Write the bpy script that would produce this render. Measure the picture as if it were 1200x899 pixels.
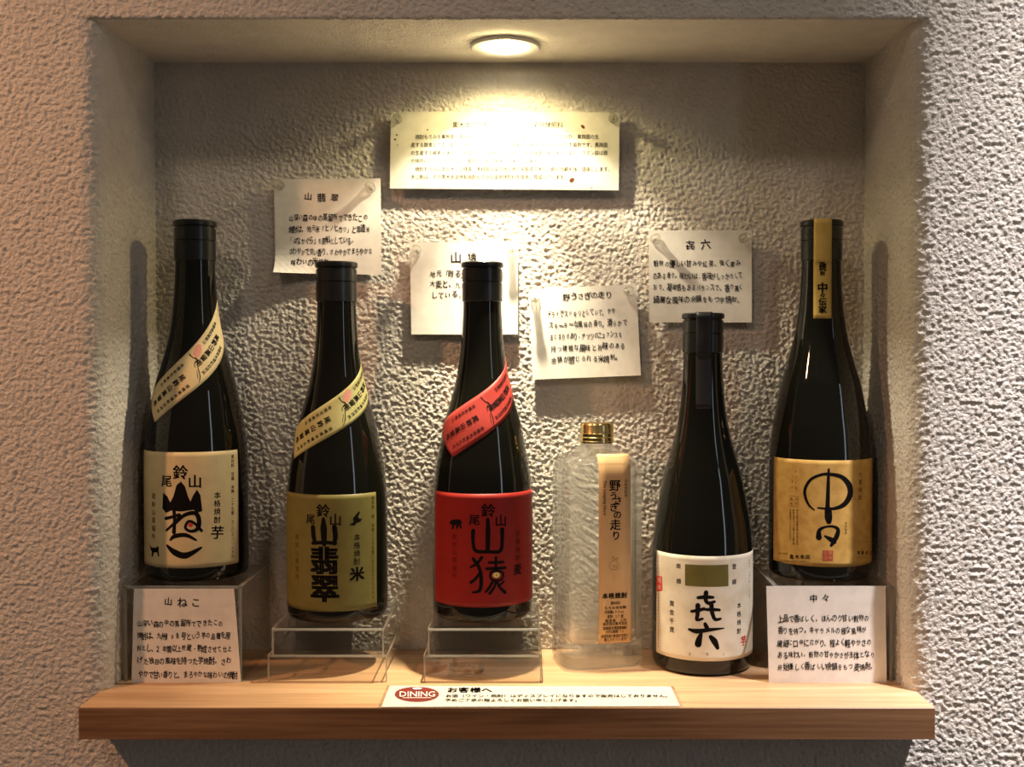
import bpy, bmesh, math, random
from mathutils import Vector, Matrix, Euler
random.seed(7)
for o in list(bpy.data.objects): bpy.data.objects.remove(o)
S = bpy.context.scene
COL = S.collection
PI = math.pi

# ------------------------------------------------------------------ camera
F = 1280.0; VX = 620.0; VY = 416.0
CAM = Vector((0.0, -0.811, 0.2528))
PITCH = math.atan((449.5 - VY) / F)
cd = bpy.data.cameras.new('camera'); cam = bpy.data.objects.new('camera', cd); COL.objects.link(cam)
cam.location = CAM; cam.rotation_euler = (PI/2 - PITCH, 0, 0)
cd.sensor_width = 36.0; cd.lens = F * 36.0 / 1200.0; cd.shift_x = -(VX - 600.0) / 1200.0
cd.clip_start = 0.01; cd.clip_end = 50
S.camera = cam
S.view_settings.view_transform = 'Standard'; S.view_settings.look = 'None'
S.view_settings.gamma = 1.0; S.view_settings.exposure = 0.0
S.view_settings.use_curve_mapping = False
# ------------------------------------------------------------------ world and lights
W = bpy.data.worlds.new('world'); S.world = W; W.use_nodes = True
W.node_tree.nodes['Background'].inputs[0].default_value = (1.0, 0.82, 0.70, 1)
W.node_tree.nodes['Background'].inputs[1].default_value = 0.06

def light(name, kind, loc, target, color, power, size=None, **kw):
    l = bpy.data.lights.new(name, kind); o = bpy.data.objects.new(name, l); COL.objects.link(o)
    o.location = loc
    d = Vector(target) - Vector(loc)
    o.rotation_euler = d.to_track_quat('-Z', 'Y').to_euler()
    l.color = color; l.energy = power
    if kind in ('SPOT', 'POINT'): l.shadow_soft_size = size
    if kind == 'AREA': l.shape = 'DISK'; l.size = size
    for k, v in kw.items(): setattr(l, k, v)
    return o
# ceiling spots of the room outside the niche: warm one on the left, white one on the right
light('warm_room_spot', 'SPOT', (-1.05, -0.62, 1.05), (-0.62, 0.0, 0.18), (1.0, 0.49, 0.25), 46, 0.03, spot_size=math.radians(72), spot_blend=1.0)
light('white_room_spot', 'SPOT', (0.80, -0.45, 1.75), (0.74, 0.0, 0.12), (1.0, 0.93, 0.94), 560, 0.035, spot_size=math.radians(44), spot_blend=1.0)
light('left_fill_lamp', 'POINT', (-0.55, -1.35, 1.45), (0, 0, 0.2), (1.0, 0.78, 0.58), 13, 0.10)  # added fill light from the front left, for the bottle labels
light('right_fill_lamp', 'POINT', (0.75, -1.45, 1.55), (0, 0, 0.2), (1.0, 0.84, 0.70), 10, 0.10)  # the other half of the added front fill
wd = light('cool_streak_panel', 'AREA', (1.7, -1.5, 0.45), (0.1, 0, 0.2), (0.75, 0.87, 1.0), 2.0, 0.12)  # added unseen panel, shaped to lay bluish streaks on the bottles
wd.data.shape = 'RECTANGLE'; wd.data.size_y = 1.3
DL = Vector((-0.019, 0.062, 0.494))       # niche downlight
lo = light('niche_downlight', 'POINT', DL, (DL.x, DL.y, 0), (1.0, 0.88, 0.64), 25.0, 0.007)
lo.data.shadow_soft_size = .007; lo.data.use_nodes = True
def beam(nt):                              # reflector lamp: intensity and tint by the angle from straight down
    em = nt.nodes['Emission']; tc = nt.nodes.new('ShaderNodeTexCoord'); sx = nt.nodes.new('ShaderNodeSeparateXYZ')
    nt.links.new(tc.outputs['Normal'], sx.inputs[0])
    ng = nt.nodes.new('ShaderNodeMath'); ng.operation = 'ABSOLUTE'; nt.links.new(sx.outputs[2], ng.inputs[0])
    r = nt.nodes.new('ShaderNodeValToRGB'); e = r.color_ramp.elements
    st = BEAM
    while len(e) < len(st): e.new(.5)
    for i, (a, v, c) in enumerate(sorted(st, key=lambda q: math.cos(math.radians(q[0])))):
        e[i].position = math.cos(math.radians(a)); e[i].color = (v*c[0], v*c[1], v*c[2], 1)
    nt.links.new(ng.outputs[0], r.inputs[0]); nt.links.new(r.outputs[0], em.inputs[0])
WH, YE = (1, .98, .95), (1, .93, .62)
BEAM = [(0, 1, WH), (12, .90, WH), (20, .50, WH), (28, .13, WH), (38, .17, WH), (46, .23, WH), (54, .042, YE), (60, .038, YE), (66, .030, YE), (73, .006, YE), (80, 0, YE)]
beam(lo.data.node_tree)

# ------------------------------------------------------------------ helpers
cp, sp = math.cos(PITCH), math.sin(PITCH)
def ray(px, py):                           # direction through a pixel of the 1200x899 frame
    a = (px - VX) / F; b = (449.5 - py) / F
    return Vector((a, cp + b * sp, -sp + b * cp))
def at_y(px, py, Y):
    d = ray(px, py); return CAM + d * ((Y - CAM.y) / d.y)
def at_z(px, py, Z):
    d = ray(px, py); return CAM + d * ((Z - CAM.z) / d.z)

def tag(o, label=None, cat=None, group=None, kind=None):
    if label: o['label'] = label
    if cat: o['category'] = cat
    if group: o['group'] = group
    if kind: o['kind'] = kind
    return o
def link(name, me, mat, parent=None, smooth=False, loc=None):
    o = bpy.data.objects.new(name, me); COL.objects.link(o)
    if mat is not None: me.materials.append(mat)
    if parent is not None: o.parent = parent
    if loc is not None: o.location = loc
    if smooth:
        for p in me.polygons: p.use_smooth = True
    return o
def mesh(name, vs, fs):
    me = bpy.data.meshes.new(name); me.from_pydata([tuple(v) for v in vs], [], fs); me.update(); return me
def empty(name, loc, rz=0, label=None, cat=None, group=None):
    o = bpy.data.objects.new(name, None); COL.objects.link(o); o.location = loc; o.rotation_euler = (0, 0, rz)
    o.empty_display_size = 0.01
    return tag(o, label, cat, group)
class MB:
    def __init__(s): s.v = []; s.f = []
    def add(s, vs, fs):
        n = len(s.v); s.v += [tuple(v) for v in vs]; s.f += [tuple(i + n for i in f) for f in fs]
    def box(s, a, b):
        x0, y0, z0 = a; x1, y1, z1 = b
        s.add([(x0,y0,z0),(x1,y0,z0),(x1,y1,z0),(x0,y1,z0),(x0,y0,z1),(x1,y0,z1),(x1,y1,z1),(x0,y1,z1)],
              [(0,3,2,1),(4,5,6,7),(0,1,5,4),(1,2,6,5),(2,3,7,6),(3,0,4,7)])
    def lathe(s, prof, n=48, c=(0,0,0), closed=False):
        base = len(s.v)
        for r, z in prof:
            for k in range(n):
                t = 2*PI*k/n; s.v.append((c[0]+r*math.cos(t), c[1]+r*math.sin(t), c[2]+z))
        m = len(prof)
        for i in range(m - (0 if closed else 1)):
            j = (i+1) % m
            for k in range(n):
                k2 = (k+1) % n
                s.f.append((base+i*n+k, base+i*n+k2, base+j*n+k2, base+j*n+k))
        if not closed:
            s.f.append(tuple(base+k for k in reversed(range(n))))
            s.f.append(tuple(base+(m-1)*n+k for k in range(n)))
    def build(s, name, mat, parent=None, smooth=False, loc=None):
        return link(name, mesh(name, s.v, s.f), mat, parent, smooth, loc)
def bevel(o, w, seg=2, ang=40):
    m = o.modifiers.new('bevel', 'BEVEL'); m.width = w; m.segments = seg; m.limit_method = 'ANGLE'; m.angle_limit = math.radians(ang)
def sharp(o, deg=35):
    for p in o.data.polygons: p.use_smooth = True
    o.data.set_sharp_from_angle(angle=math.radians(deg))

# ------------------------------------------------------------------ materials
def mat(name, color=(.8,.8,.8), rough=.5, **kw):
    m = bpy.data.materials.new(name); m.use_nodes = True
    b = m.node_tree.nodes['Principled BSDF']
    b.inputs['Base Color'].default_value = (*color, 1); b.inputs['Roughness'].default_value = rough
    for k, v in kw.items():
        b.inputs[k.replace('_', ' ')].default_value = v
    return m, m.node_tree, b
def N(nt, t, **inp):
    n = nt.nodes.new(t)
    for k, v in inp.items():
        if hasattr(n, k) and k not in n.inputs: setattr(n, k, v)
        else: n.inputs[k.replace('_', ' ')].default_value = v
    return n
def ramp(nt, fac, stops):
    r = nt.nodes.new('ShaderNodeValToRGB'); e = r.color_ramp.elements
    while len(e) < len(stops): e.new(.5)
    for i, (p, c) in enumerate(stops): e[i].position = p; e[i].color = (*c, 1)
    nt.links.new(fac, r.inputs[0]); return r.outputs[0]
def coords(nt, scale=(1,1,1)):
    tc = nt.nodes.new('ShaderNodeTexCoord'); mp = nt.nodes.new('ShaderNodeMapping'); mp.inputs['Scale'].default_value = scale
    nt.links.new(tc.outputs['Object'], mp.inputs[0]); return mp.outputs[0]

def stucco(name, c1, c2, bump=0.6):
    m, nt, b = mat(name, c1, .92)
    b.inputs['Specular IOR Level'].default_value = .15
    co = coords(nt)
    n1 = N(nt, 'ShaderNodeTexNoise', Scale=60.0, Detail=3.0); nt.links.new(co, n1.inputs['Vector'])
    nt.links.new(ramp(nt, n1.outputs[0], [(.35, c1), (.7, c2)]), b.inputs['Base Color'])
    n2 = N(nt, 'ShaderNodeTexNoise', Scale=480.0, Detail=3.0, Roughness=.6); nt.links.new(co, n2.inputs['Vector'])
    bp = N(nt, 'ShaderNodeBump', Strength=bump, Distance=.0036); nt.links.new(n2.outputs[0], bp.inputs['Height'])
    nt.links.new(bp.outputs[0], b.inputs['Normal'])
    return m
M = {}
M['stucco'] = stucco('stucco', (.64,.59,.52), (.70,.65,.58))
M['stucco_fine'] = stucco('stucco_fine', (.72,.66,.57), (.78,.72,.63), .35)
def wood(name, cols, rough=.45):
    m, nt, b = mat(name, cols[0], rough)
    co = coords(nt, (3, 45, 45))
    w = N(nt, 'ShaderNodeTexNoise', Scale=1.6, Detail=6.0, Roughness=.62, Distortion=.35); nt.links.new(co, w.inputs['Vector'])
    co2 = coords(nt, (10, 420, 420))
    f = N(nt, 'ShaderNodeTexNoise', Scale=1.0, Detail=3.0); nt.links.new(co2, f.inputs['Vector'])
    mx = N(nt, 'ShaderNodeMath', operation='MULTIPLY_ADD'); mx.inputs[1].default_value = .35
    nt.links.new(f.outputs[0], mx.inputs[0])
    sc = N(nt, 'ShaderNodeMath', operation='MULTIPLY'); sc.inputs[1].default_value = .65
    nt.links.new(w.outputs[0], sc.inputs[0]); nt.links.new(sc.outputs[0], mx.inputs[2])
    nt.links.new(ramp(nt, mx.outputs[0], [(.36, cols[0]), (.5, cols[1]), (.62, cols[2])]), b.inputs['Base Color'])
    bp = N(nt, 'ShaderNodeBump', Strength=.15, Distance=.0004); nt.links.new(mx.outputs[0], bp.inputs['Height'])
    nt.links.new(bp.outputs[0], b.inputs['Normal'])
    return m
M['wood'] = wood('shelf_wood', [(.41,.235,.12), (.57,.355,.19), (.66,.44,.26)])
M['wood_shaded'] = wood('shaded_wood', [(.14,.065,.028), (.23,.115,.052), (.31,.165,.08)], .4)  # darker copy of the shelf wood: shade of the front face as colour
def paper(name, c, dark=None, scale=90, rough=.75, trans=0):
    m, nt, b = mat(name, c, rough)
    b.inputs['Specular IOR Level'].default_value = .25
    n = N(nt, 'ShaderNodeTexNoise', Scale=float(scale), Detail=4.0); nt.links.new(coords(nt), n.inputs['Vector'])
    d = dark or tuple(x*.9 for x in c)
    nt.links.new(ramp(nt, n.outputs[0], [(.35, d), (.6, c)]), b.inputs['Base Color'])
    return m
M['note'] = paper('note_paper', (.80,.76,.69))
M['notice'] = paper('notice_paper', (.72,.68,.56))
M['sign'] = paper('sign_paper', (.62,.585,.51))
M['cream'] = paper('cream_label', (.66,.53,.29), rough=.5)
M['olive'] = paper('olive_label', (.17,.148,.042), rough=.5)
M['olive_band'] = paper('olive_band', (.48,.45,.19), rough=.5)
M['red'] = paper('red_label', (.27,.014,.011), rough=.5)
M['red_band'] = paper('red_band', (.38,.042,.035), rough=.5)
M['white_label'] = paper('white_label', (.72,.67,.55), (.62,.55,.42), 60)
M['kraft'] = paper('kraft_label', (.60,.37,.10), (.50,.29,.07), 140)
M['tan'] = paper('tan_label', (.62,.40,.20), (.58,.365,.175), 60)
M['gold_strip'] = paper('gold_strip', (.55,.38,.10), rough=.4)
M['olive_block'] = paper('olive_block', (.14,.12,.03), rough=.5)
M['ink'] = mat('ink', (.006,.005,.005), .7)[0]
M['faint_ink'] = mat('faint_ink', (.035,.030,.02), .6)[0]
M['brown_ink'] = mat('brown_ink', (.13,.05,.02), .6)[0]
M['red_ink'] = mat('red_ink', (.60,.03,.02), .6)[0]
M['seal_red'] = mat('seal_red', (.45,.06,.04), .6)[0]
M['seal_pink'] = mat('seal_pink', (.62,.27,.20), .6)[0]
M['maroon_ink'] = mat('maroon_ink', (.10,.010,.008), .6)[0]
M['logo_red'] = mat('logo_red', (.19,.020,.015), .5)[0]
for n_ in ('ink','faint_ink','brown_ink','maroon_ink'): M[n_].node_tree.nodes['Principled BSDF'].inputs['Specular IOR Level'].default_value = .08
M['white_ink'] = mat('white_ink', (.82,.80,.74), .6)[0]
M['yellow_ink'] = mat('yellow_ink', (.75,.62,.22), .6)[0]
M['black_glass'] = mat('black_glass', (.006,.006,.004), .05, IOR=1.48)[0]
M['black_cap'] = mat('black_cap', (.010,.011,.011), .28)[0]
M['black_film'] = mat('black_film', (.008,.009,.010), .5)[0]
M['gold'] = mat('gold_metal', (.80,.62,.26), .22, Metallic=1.0)[0]
M['trim_metal'] = mat('downlight_trim', (.62,.60,.55), .4)[0]
M['steel'] = mat('pin_steel', (.6,.6,.6), .3, Metallic=1.0)[0]
def clear(name, tint, trans, rough=.03, ior=1.49):
    """clear plastic sheet: mostly straight-through, with a fresnel gloss"""
    m = bpy.data.materials.new(name); m.use_nodes = True; nt = m.node_tree; nt.nodes.clear()
    out = nt.nodes.new('ShaderNodeOutputMaterial')
    t = N(nt, 'ShaderNodeBsdfTransparent'); t.inputs[0].default_value = (*tint, 1)
    g = N(nt, 'ShaderNodeBsdfGlossy', Roughness=rough); d = N(nt, 'ShaderNodeBsdfTranslucent'); d.inputs[0].default_value = (.8,.8,.78,1)
    lw_ = N(nt, 'ShaderNodeLayerWeight', Blend=.5); pw = N(nt, 'ShaderNodeMath', operation='POWER'); pw.inputs[1].default_value = 4.0; nt.links.new(lw_.outputs['Facing'], pw.inputs[0])
    fr = N(nt, 'ShaderNodeMath', operation='MULTIPLY_ADD'); fr.inputs[1].default_value = .6; fr.inputs[2].default_value = .035; nt.links.new(pw.outputs[0], fr.inputs[0])
    m1 = nt.nodes.new('ShaderNodeMixShader'); m2 = nt.nodes.new('ShaderNodeMixShader')
    m1.inputs[0].default_value = trans
    nt.links.new(d.outputs[0], m1.inputs[1]); nt.links.new(t.outputs[0], m1.inputs[2])
    nt.links.new(fr.outputs[0], m2.inputs[0]); nt.links.new(m1.outputs[0], m2.inputs[1]); nt.links.new(g.outputs[0], m2.inputs[2])
    nt.links.new(m2.outputs[0], out.inputs[0]); return m
M['acrylic'] = clear('acrylic_sheet', (.975,.97,.96), .985)
M['acrylic_edge'] = clear('acrylic_edge', (.92,.91,.88), .25, .15)
M['laminate'] = clear('laminate_film', (.985,.985,.98), .995, .08)
def glass_mix(name, tint, k, ior=1.47):
    m = bpy.data.materials.new(name); m.use_nodes = True; nt = m.node_tree; nt.nodes.clear()
    out = nt.nodes.new('ShaderNodeOutputMaterial')
    g = N(nt, 'ShaderNodeBsdfGlass', IOR=ior, Roughness=0.0); g.inputs[0].default_value = (*tint, 1)
    t = N(nt, 'ShaderNodeBsdfTransparent'); t.inputs[0].default_value = (*tint, 1)
    mx = nt.nodes.new('ShaderNodeMixShader'); mx.inputs[0].default_value = k
    nt.links.new(g.outputs[0], mx.inputs[1]); nt.links.new(t.outputs[0], mx.inputs[2]); nt.links.new(mx.outputs[0], out.inputs[0]); return m
M['clear_glass'] = glass_mix('clear_glass', (.998,1,.995), .52, 1.5)
M['pin_plastic'] = glass_mix('pin_plastic', (.99,.985,.96), .45, 1.45)
def emit(name, col, s):
    m = bpy.data.materials.new(name); m.use_nodes = True; b = m.node_tree.nodes['Principled BSDF']
    b.inputs['Base Color'].default_value = (1,1,1,1); b.inputs['Emission Color'].default_value = (*col,1); b.inputs['Emission Strength'].default_value = s
    return m
M['lens'] = emit('lamp_lens', (1,.97,.88), 6.0)

# ------------------------------------------------------------------ the setting: stucco wall with a niche
XL = -0.3175; XR = 0.2850; D = 0.1215; ZT = 0.5005; RF = 0.015; TL_ = XL - RF; TR_ = XR + RF   # reveals left and right
cl1 = bpy.data.textures.new('stucco_relief', 'CLOUDS'); cl1.noise_scale = .0029; cl1.noise_depth = 1; cl1.noise_basis = 'ORIGINAL_PERLIN'
cl2 = bpy.data.textures.new('stucco_ridges', 'VORONOI'); cl2.noise_scale = .0075; cl2.distance_metric = 'DISTANCE'
def rough_up(o, s1, s2=0):
    for t, s in ((cl1, s1), (cl2, s2)):
        if not s: continue
        m = o.modifiers.new('stucco', 'DISPLACE'); m.texture = t; m.strength = s; m.mid_level = .5
        m.texture_coords = 'GLOBAL'; m.direction = 'NORMAL'
def lin(a, b, step):
    n = max(1, int(round(abs(b - a) / step))); return [a + (b - a) * i / n for i in range(n + 1)]
def loft(name, prof, other, axis, material, flip=False):
    """prof: list of 2D points; other: list of coordinates along the third axis"""
    vs = []; fs = []; n = len(prof)
    for c in other:
        for p in prof:
            vs.append((p[0], p[1], c) if axis == 'z' else (c, p[0], p[1]))
    for j in range(len(other) - 1):
        for i in range(n - 1):
            q = (j*n+i, j*n+i+1, (j+1)*n+i+1, (j+1)*n+i)
            fs.append(q[::-1] if flip else q)
    return link(name, mesh(name, vs, fs), material, smooth=True)
ST = .0010; XO = .60; ZLO = -.14; ZHI = .64
zs = lin(-.004, ZT + .0028, ST)
def side(sg):
    XW = XR if sg > 0 else -XL; XT = XW + RF
    flat = [(x, 0) for x in lin(XO, XT, ST)]
    fil = [(XT - RF*math.sin(a), RF - RF*math.cos(a)) for a in [PI/2*k/18 for k in range(1, 18)]]
    rev = [(XW, y) for y in lin(RF, D + .003, ST)]
    return [(sg*x, y) for x, y in flat + fil + rev]
for nm, sg in (('wall_left', -1), ('wall_right', 1)):
    o = loft(nm, side(sg), zs, 'z', M['stucco'], flip=(sg > 0)); rough_up(o, .0036, .0); tag(o, kind='structure')
xs = lin(-XO, XO, ST)
# the flat wall above, folding under into the ceiling of the niche
rr = .002
prof = [(0, z) for z in lin(ZHI, ZT + rr, ST)] + [(rr - rr*math.cos(a), ZT + rr - rr*math.sin(a)) for a in (PI/6, PI/3, PI/2)]
o = loft('wall_front', prof, xs, 'x', M['stucco'], flip=False); rough_up(o, .0036); tag(o, kind='structure')
o = loft('wall_front', [(0, z) for z in lin(-.004, ZLO, ST)], xs, 'x', M['stucco']); rough_up(o, .0036); tag(o, kind='structure')
o = loft('ceiling', [(y, ZT) for y in lin(rr, D + .002, .002)], lin(TL_, TR_, .002), 'x', M['stucco_fine']); rough_up(o, .0012); tag(o, kind='structure')
o = loft('wall_back', [(D, z) for z in lin(ZT + .003, -.003, ST)], lin(XL - .003, XR + .003, ST), 'x', M['stucco']); rough_up(o, .0038); tag(o, kind='structure')
mb = MB()      # the same wall carried on, beyond the frame
X2, Z0, Z2 = 1.5, -.9, 1.5
for a, b, c, d in ((-X2, -XO, Z0, Z2), (XO, X2, Z0, Z2), (-XO, XO, ZHI, Z2), (-XO, XO, Z0, ZLO)):
    mb.add([(a,0,c),(b,0,c),(b,0,d),(a,0,d)], [(0,1,2,3)])
tag(mb.build('wall_front', M['stucco']), kind='structure')

# ------------------------------------------------------------------ shelf board
pl = at_y(92, 833, -.035); pr = at_y(1096, 833, -.035)
TH = .0228
SX0, SX1 = pl.x, pr.x
mb = MB()
def slab(mb, poly, z0, z1):
    n = len(poly)
    mb.add([(x, y, z0) for x, y in poly] + [(x, y, z1) for x, y in poly],
           [tuple(reversed(range(n))), tuple(range(n, 2*n))] + [(i, (i+1) % n, n+(i+1) % n, n+i) for i in range(n)])
slab(mb, [(SX0, -.034), (SX1, -.034), (SX1, .0012), (TR_-.005, RF-.001), (XR, RF+.001), (XR, D-.0005), (XL, D-.0005), (XL, RF+.001), (TL_+.005, RF-.001), (SX0, .0012)], -TH, 0)
shelf = mb.build('shelf_board', M['wood']); tag(shelf, 'light oak shelf board with shade-darkened front edge filling the niche floor', 'shelf')
mb = MB(); mb.box((SX0, -.0352, -TH), (SX1, -.034, 0))
eb = mb.build('shaded_edge', M['wood_shaded'], shelf); bevel(eb, .0003, 1); tag(eb, 'front edge strip of shelf wood, shade put into its colour')

# ------------------------------------------------------------------ downlight
dl = empty('downlight', (DL.x, .070, ZT), label='round recessed downlight glowing in the niche ceiling', cat='light')
mb = MB(); mb.lathe([(.0282,-.0002),(.0282,-.0018),(.0270,-.0030),(.0175,-.0036),(.0158,-.0030),(.0152,.0004),(.0282,.0004)], 64, closed=True)
r_ = mb.build('trim_ring', M['trim_metal'], dl); sharp(r_, 40)
mb = MB(); mb.lathe([(.0152,-.0012),(.0152,-.0018),(.008,-.0026),(.001,-.0029)], 48)
mb.build('lens', M['lens'], dl, smooth=True)

# ------------------------------------------------------------------ lettering
class Glyphs:
    def __init__(s): s.need = set(); s.c = {}
    def ensure(s, text, bold=0.0):
        todo = [(c, bold) for c in set(text) if not c.isspace() and (c, bold) not in s.c]
        obs = []
        for c, b in todo:
            cu = bpy.data.curves.new('t', 'FONT'); cu.body = c; cu.size = 1; cu.resolution_u = 2
            o = bpy.data.objects.new('t', cu); COL.objects.link(o); obs.append((c, b, o))
        if not obs: return
        bpy.context.view_layer.update(); dg = bpy.context.evaluated_depsgraph_get()
        for c, b, o in obs:
            me = bpy.data.meshes.new_from_object(o.evaluated_get(dg))
            vs = [(v.co.x, v.co.y - .38) for v in me.vertices]; fs = [tuple(p.vertices) for p in me.polygons]
            w = max(v[0] for v in vs) + .06 if vs else .5
            if b > 0:               # heavier strokes: the same shape laid over itself with small shifts
                sh = [(-b,-b),(b,b)] if b < .018 else [(-b,-b*.6),(b,b*.6),(b,-b*.6),(-b,b*.6)]
                v0, f0, vs, fs = vs, fs, [], []
                for dx, dy in sh:
                    n = len(vs); vs += [(x+dx, y+dy) for x, y in v0]; fs += [tuple(i+n for i in f) for f in f0]
            s.c[(c, b)] = (vs, fs, w)
            bpy.data.meshes.remove(me); cu = o.data; bpy.data.objects.remove(o); bpy.data.curves.remove(cu)
G = Glyphs()
G.ensure("黒木本店特製、焼酎もろみ生菌発酵飼料　を麹で再させた各種ビタミン・ネラルの外産する酵素とクエ酸及びにあオリゴ糖等多類大量含剤です。消化力免疫抵抗高めるがり豚健康育ま体内グコーとして蓄積され肉旨味甘なじはそ使用成い山翡翠深い森中蒸留所できこ地元米「ノカ」造ぐら原わやさ香「」と猿甦大地会麦九州野うぎ走ドイスッキ滑まッツニュアを複雑余韻感れ㐂六優紅茶強く厚穀物凝縮綺麗芋ね号という品種料年間以上貯蔵熟仕独自風持っ々中口広程軽主終始客様へ（）プレ販売ょくお願申げ予了承")
class Ink:
    """2D ink (meters, local u right / v up) collected, then laid on a surface by a mapping"""
    def __init__(s): s.v = []; s.f = []
    def glyph(s, ch, u, v, h, w=None, rot=0, bold=0.0, jit=0):
        if ch.isspace(): return
        G.ensure(ch, bold); vs, fs, _ = G.c[(ch, bold)]; w = w or h
        if jit: rot += random.uniform(-jit, jit)*.25; u += random.uniform(-1,1)*h*jit*.12; v += random.uniform(-1,1)*h*jit*.25; k = 1+random.uniform(-1,1)*jit*.35; h *= k; w *= k
        c, sn = math.cos(rot), math.sin(rot); n = len(s.v)
        for x, y in vs:
            a = (x-.5)*w; b = y*h; s.v.append((u + a*c - b*sn, v + a*sn + b*c))
        s.f += [tuple(i+n for i in f) for f in fs]
    def row(s, text, u0, u1, v, h, bold=0.0, jit=0, w=None, slope=0.0):
        """characters evenly from u0 to u1, left to right"""
        n = len(text); st = (u1-u0)/n
        for i, ch in enumerate(text): s.glyph(ch, u0+st*(i+.5), v + slope*st*(i+.5), h, w or min(h, st*1.02), 0, bold, jit)
    def col(s, text, u, v0, v1, h, bold=0.0, jit=0, w=None):
        n = len(text); st = (v1-v0)/n
        for i, ch in enumerate(text):
            s.glyph(ch, u, v0+st*(i+.5), h, w or h, PI/2 if ch in '／ー（）' and False else 0, bold, jit)
    def latin(s, text, u, v, h, bold=0.0, rot=0, centre=False, sx=1):
        G.ensure(text, bold); adv = [(.3 if c == ' ' else G.c[(c, bold)][2]) for c in text]
        x = -sum(adv)*h*sx/2 if centre else 0; c, sn = math.cos(rot), math.sin(rot)
        for ch, a in zip(text, adv):
            if ch != ' ':
                vs, fs, _ = G.c[(ch, bold)]; n = len(s.v)
                for p, q in vs:
                    aa = x + p*h*sx; bb = q*h; s.v.append((u+aa*c-bb*sn, v+aa*sn+bb*c))
                s.f += [tuple(i+n for i in f) for f in fs]
            x += a*h*sx
    def poly(s, pts):
        n = len(s.v); s.v += pts; s.f.append(tuple(range(n, n+len(pts))))
    def ellipse(s, u, v, a, b, n=32, rot=0):
        c, sn = math.cos(rot), math.sin(rot)
        s.poly([(u+a*math.cos(2*PI*k/n)*c-b*math.sin(2*PI*k/n)*sn, v+a*math.cos(2*PI*k/n)*sn+b*math.sin(2*PI*k/n)*c) for k in range(n)])
    def rect(s, u0, v0, u1, v1): s.poly([(u0,v0),(u1,v0),(u1,v1),(u0,v1)])
    def frame(s, u0, v0, u1, v1, t):
        s.rect(u0,v0,u1,v0+t); s.rect(u0,v1-t,u1,v1); s.rect(u0,v0+t,u0+t,v1-t); s.rect(u1-t,v0+t,u1,v1-t)
    def stroke(s, pts, ws, cap=True):
        """brush stroke: points and full widths, smoothed"""
        P = []; n = len(pts)
        if not isinstance(ws, (list, tuple)): ws = [ws]*n
        for i in range(n-1):
            p0, p1, p2, p3 = pts[max(i-1,0)], pts[i], pts[i+1], pts[min(i+2,n-1)]
            m = 6 if n > 2 else 3
            for k in range(m):
                t = k/m
                q = [.5*((2*p1[j])+(-p0[j]+p2[j])*t+(2*p0[j]-5*p1[j]+4*p2[j]-p3[j])*t*t+(-p0[j]+3*p1[j]-3*p2[j]+p3[j])*t**3) for j in (0,1)]
                P.append((q[0], q[1], ws[i]+(ws[i+1]-ws[i])*t))
        P.append((*pts[-1], ws[-1]))
        base = len(s.v)
        for i, (x, y, w) in enumerate(P):
            a = P[max(i-1,0)]; b = P[min(i+1,len(P)-1)]; dx, dy = b[0]-a[0], b[1]-a[1]; L = math.hypot(dx,dy) or 1
            nx, ny = -dy/L*w/2, dx/L*w/2; s.v += [(x+nx, y+ny), (x-nx, y-ny)]
        for i in range(len(P)-1): s.f.append((base+2*i, base+2*i+1, base+2*i+3, base+2*i+2))
        if cap:
            for (x, y, w) in (P[0], P[-1]): s.ellipse(x, y, w/2, w/2, 10)
    def build(s, name, mapping, material, parent, cutw=0, cutv=0):
        if not s.v: return None
        if cutw:                     # cut wide faces into strips so they follow a curve
            bm = bmesh.new(); vv = [bm.verts.new((u, v, 0)) for u, v in s.v]
            for f in s.f:
                try: bm.faces.new([vv[i] for i in f])
                except ValueError: pass
            us = [p[0] for p in s.v]; x = min(us) + cutw
            while x < max(us):
                bmesh.ops.bisect_plane(bm, geom=bm.verts[:]+bm.edges[:]+bm.faces[:], plane_co=(x,0,0), plane_no=(1,0,0)); x += cutw
            if cutv:
                ws_ = [p[1] for p in s.v]; x = min(ws_) + cutv
                while x < max(ws_):
                    bmesh.ops.bisect_plane(bm, geom=bm.verts[:]+bm.edges[:]+bm.faces[:], plane_co=(0,x,0), plane_no=(0,1,0)); x += cutv
            bmesh.ops.triangulate(bm, faces=[f for f in bm.faces if len(f.verts) > 4])
            bm.verts.ensure_lookup_table(); bm.verts.index_update()
            vs = [mapping(v.co.x, v.co.y) for v in bm.verts]; fs = [tuple(v.index for v in f.verts) for f in bm.faces]; bm.free()
        else: vs = [mapping(u, v) for u, v in s.v]; fs = s.f
        o = link(name, mesh(name, vs, fs), material, parent)
        return o

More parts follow.
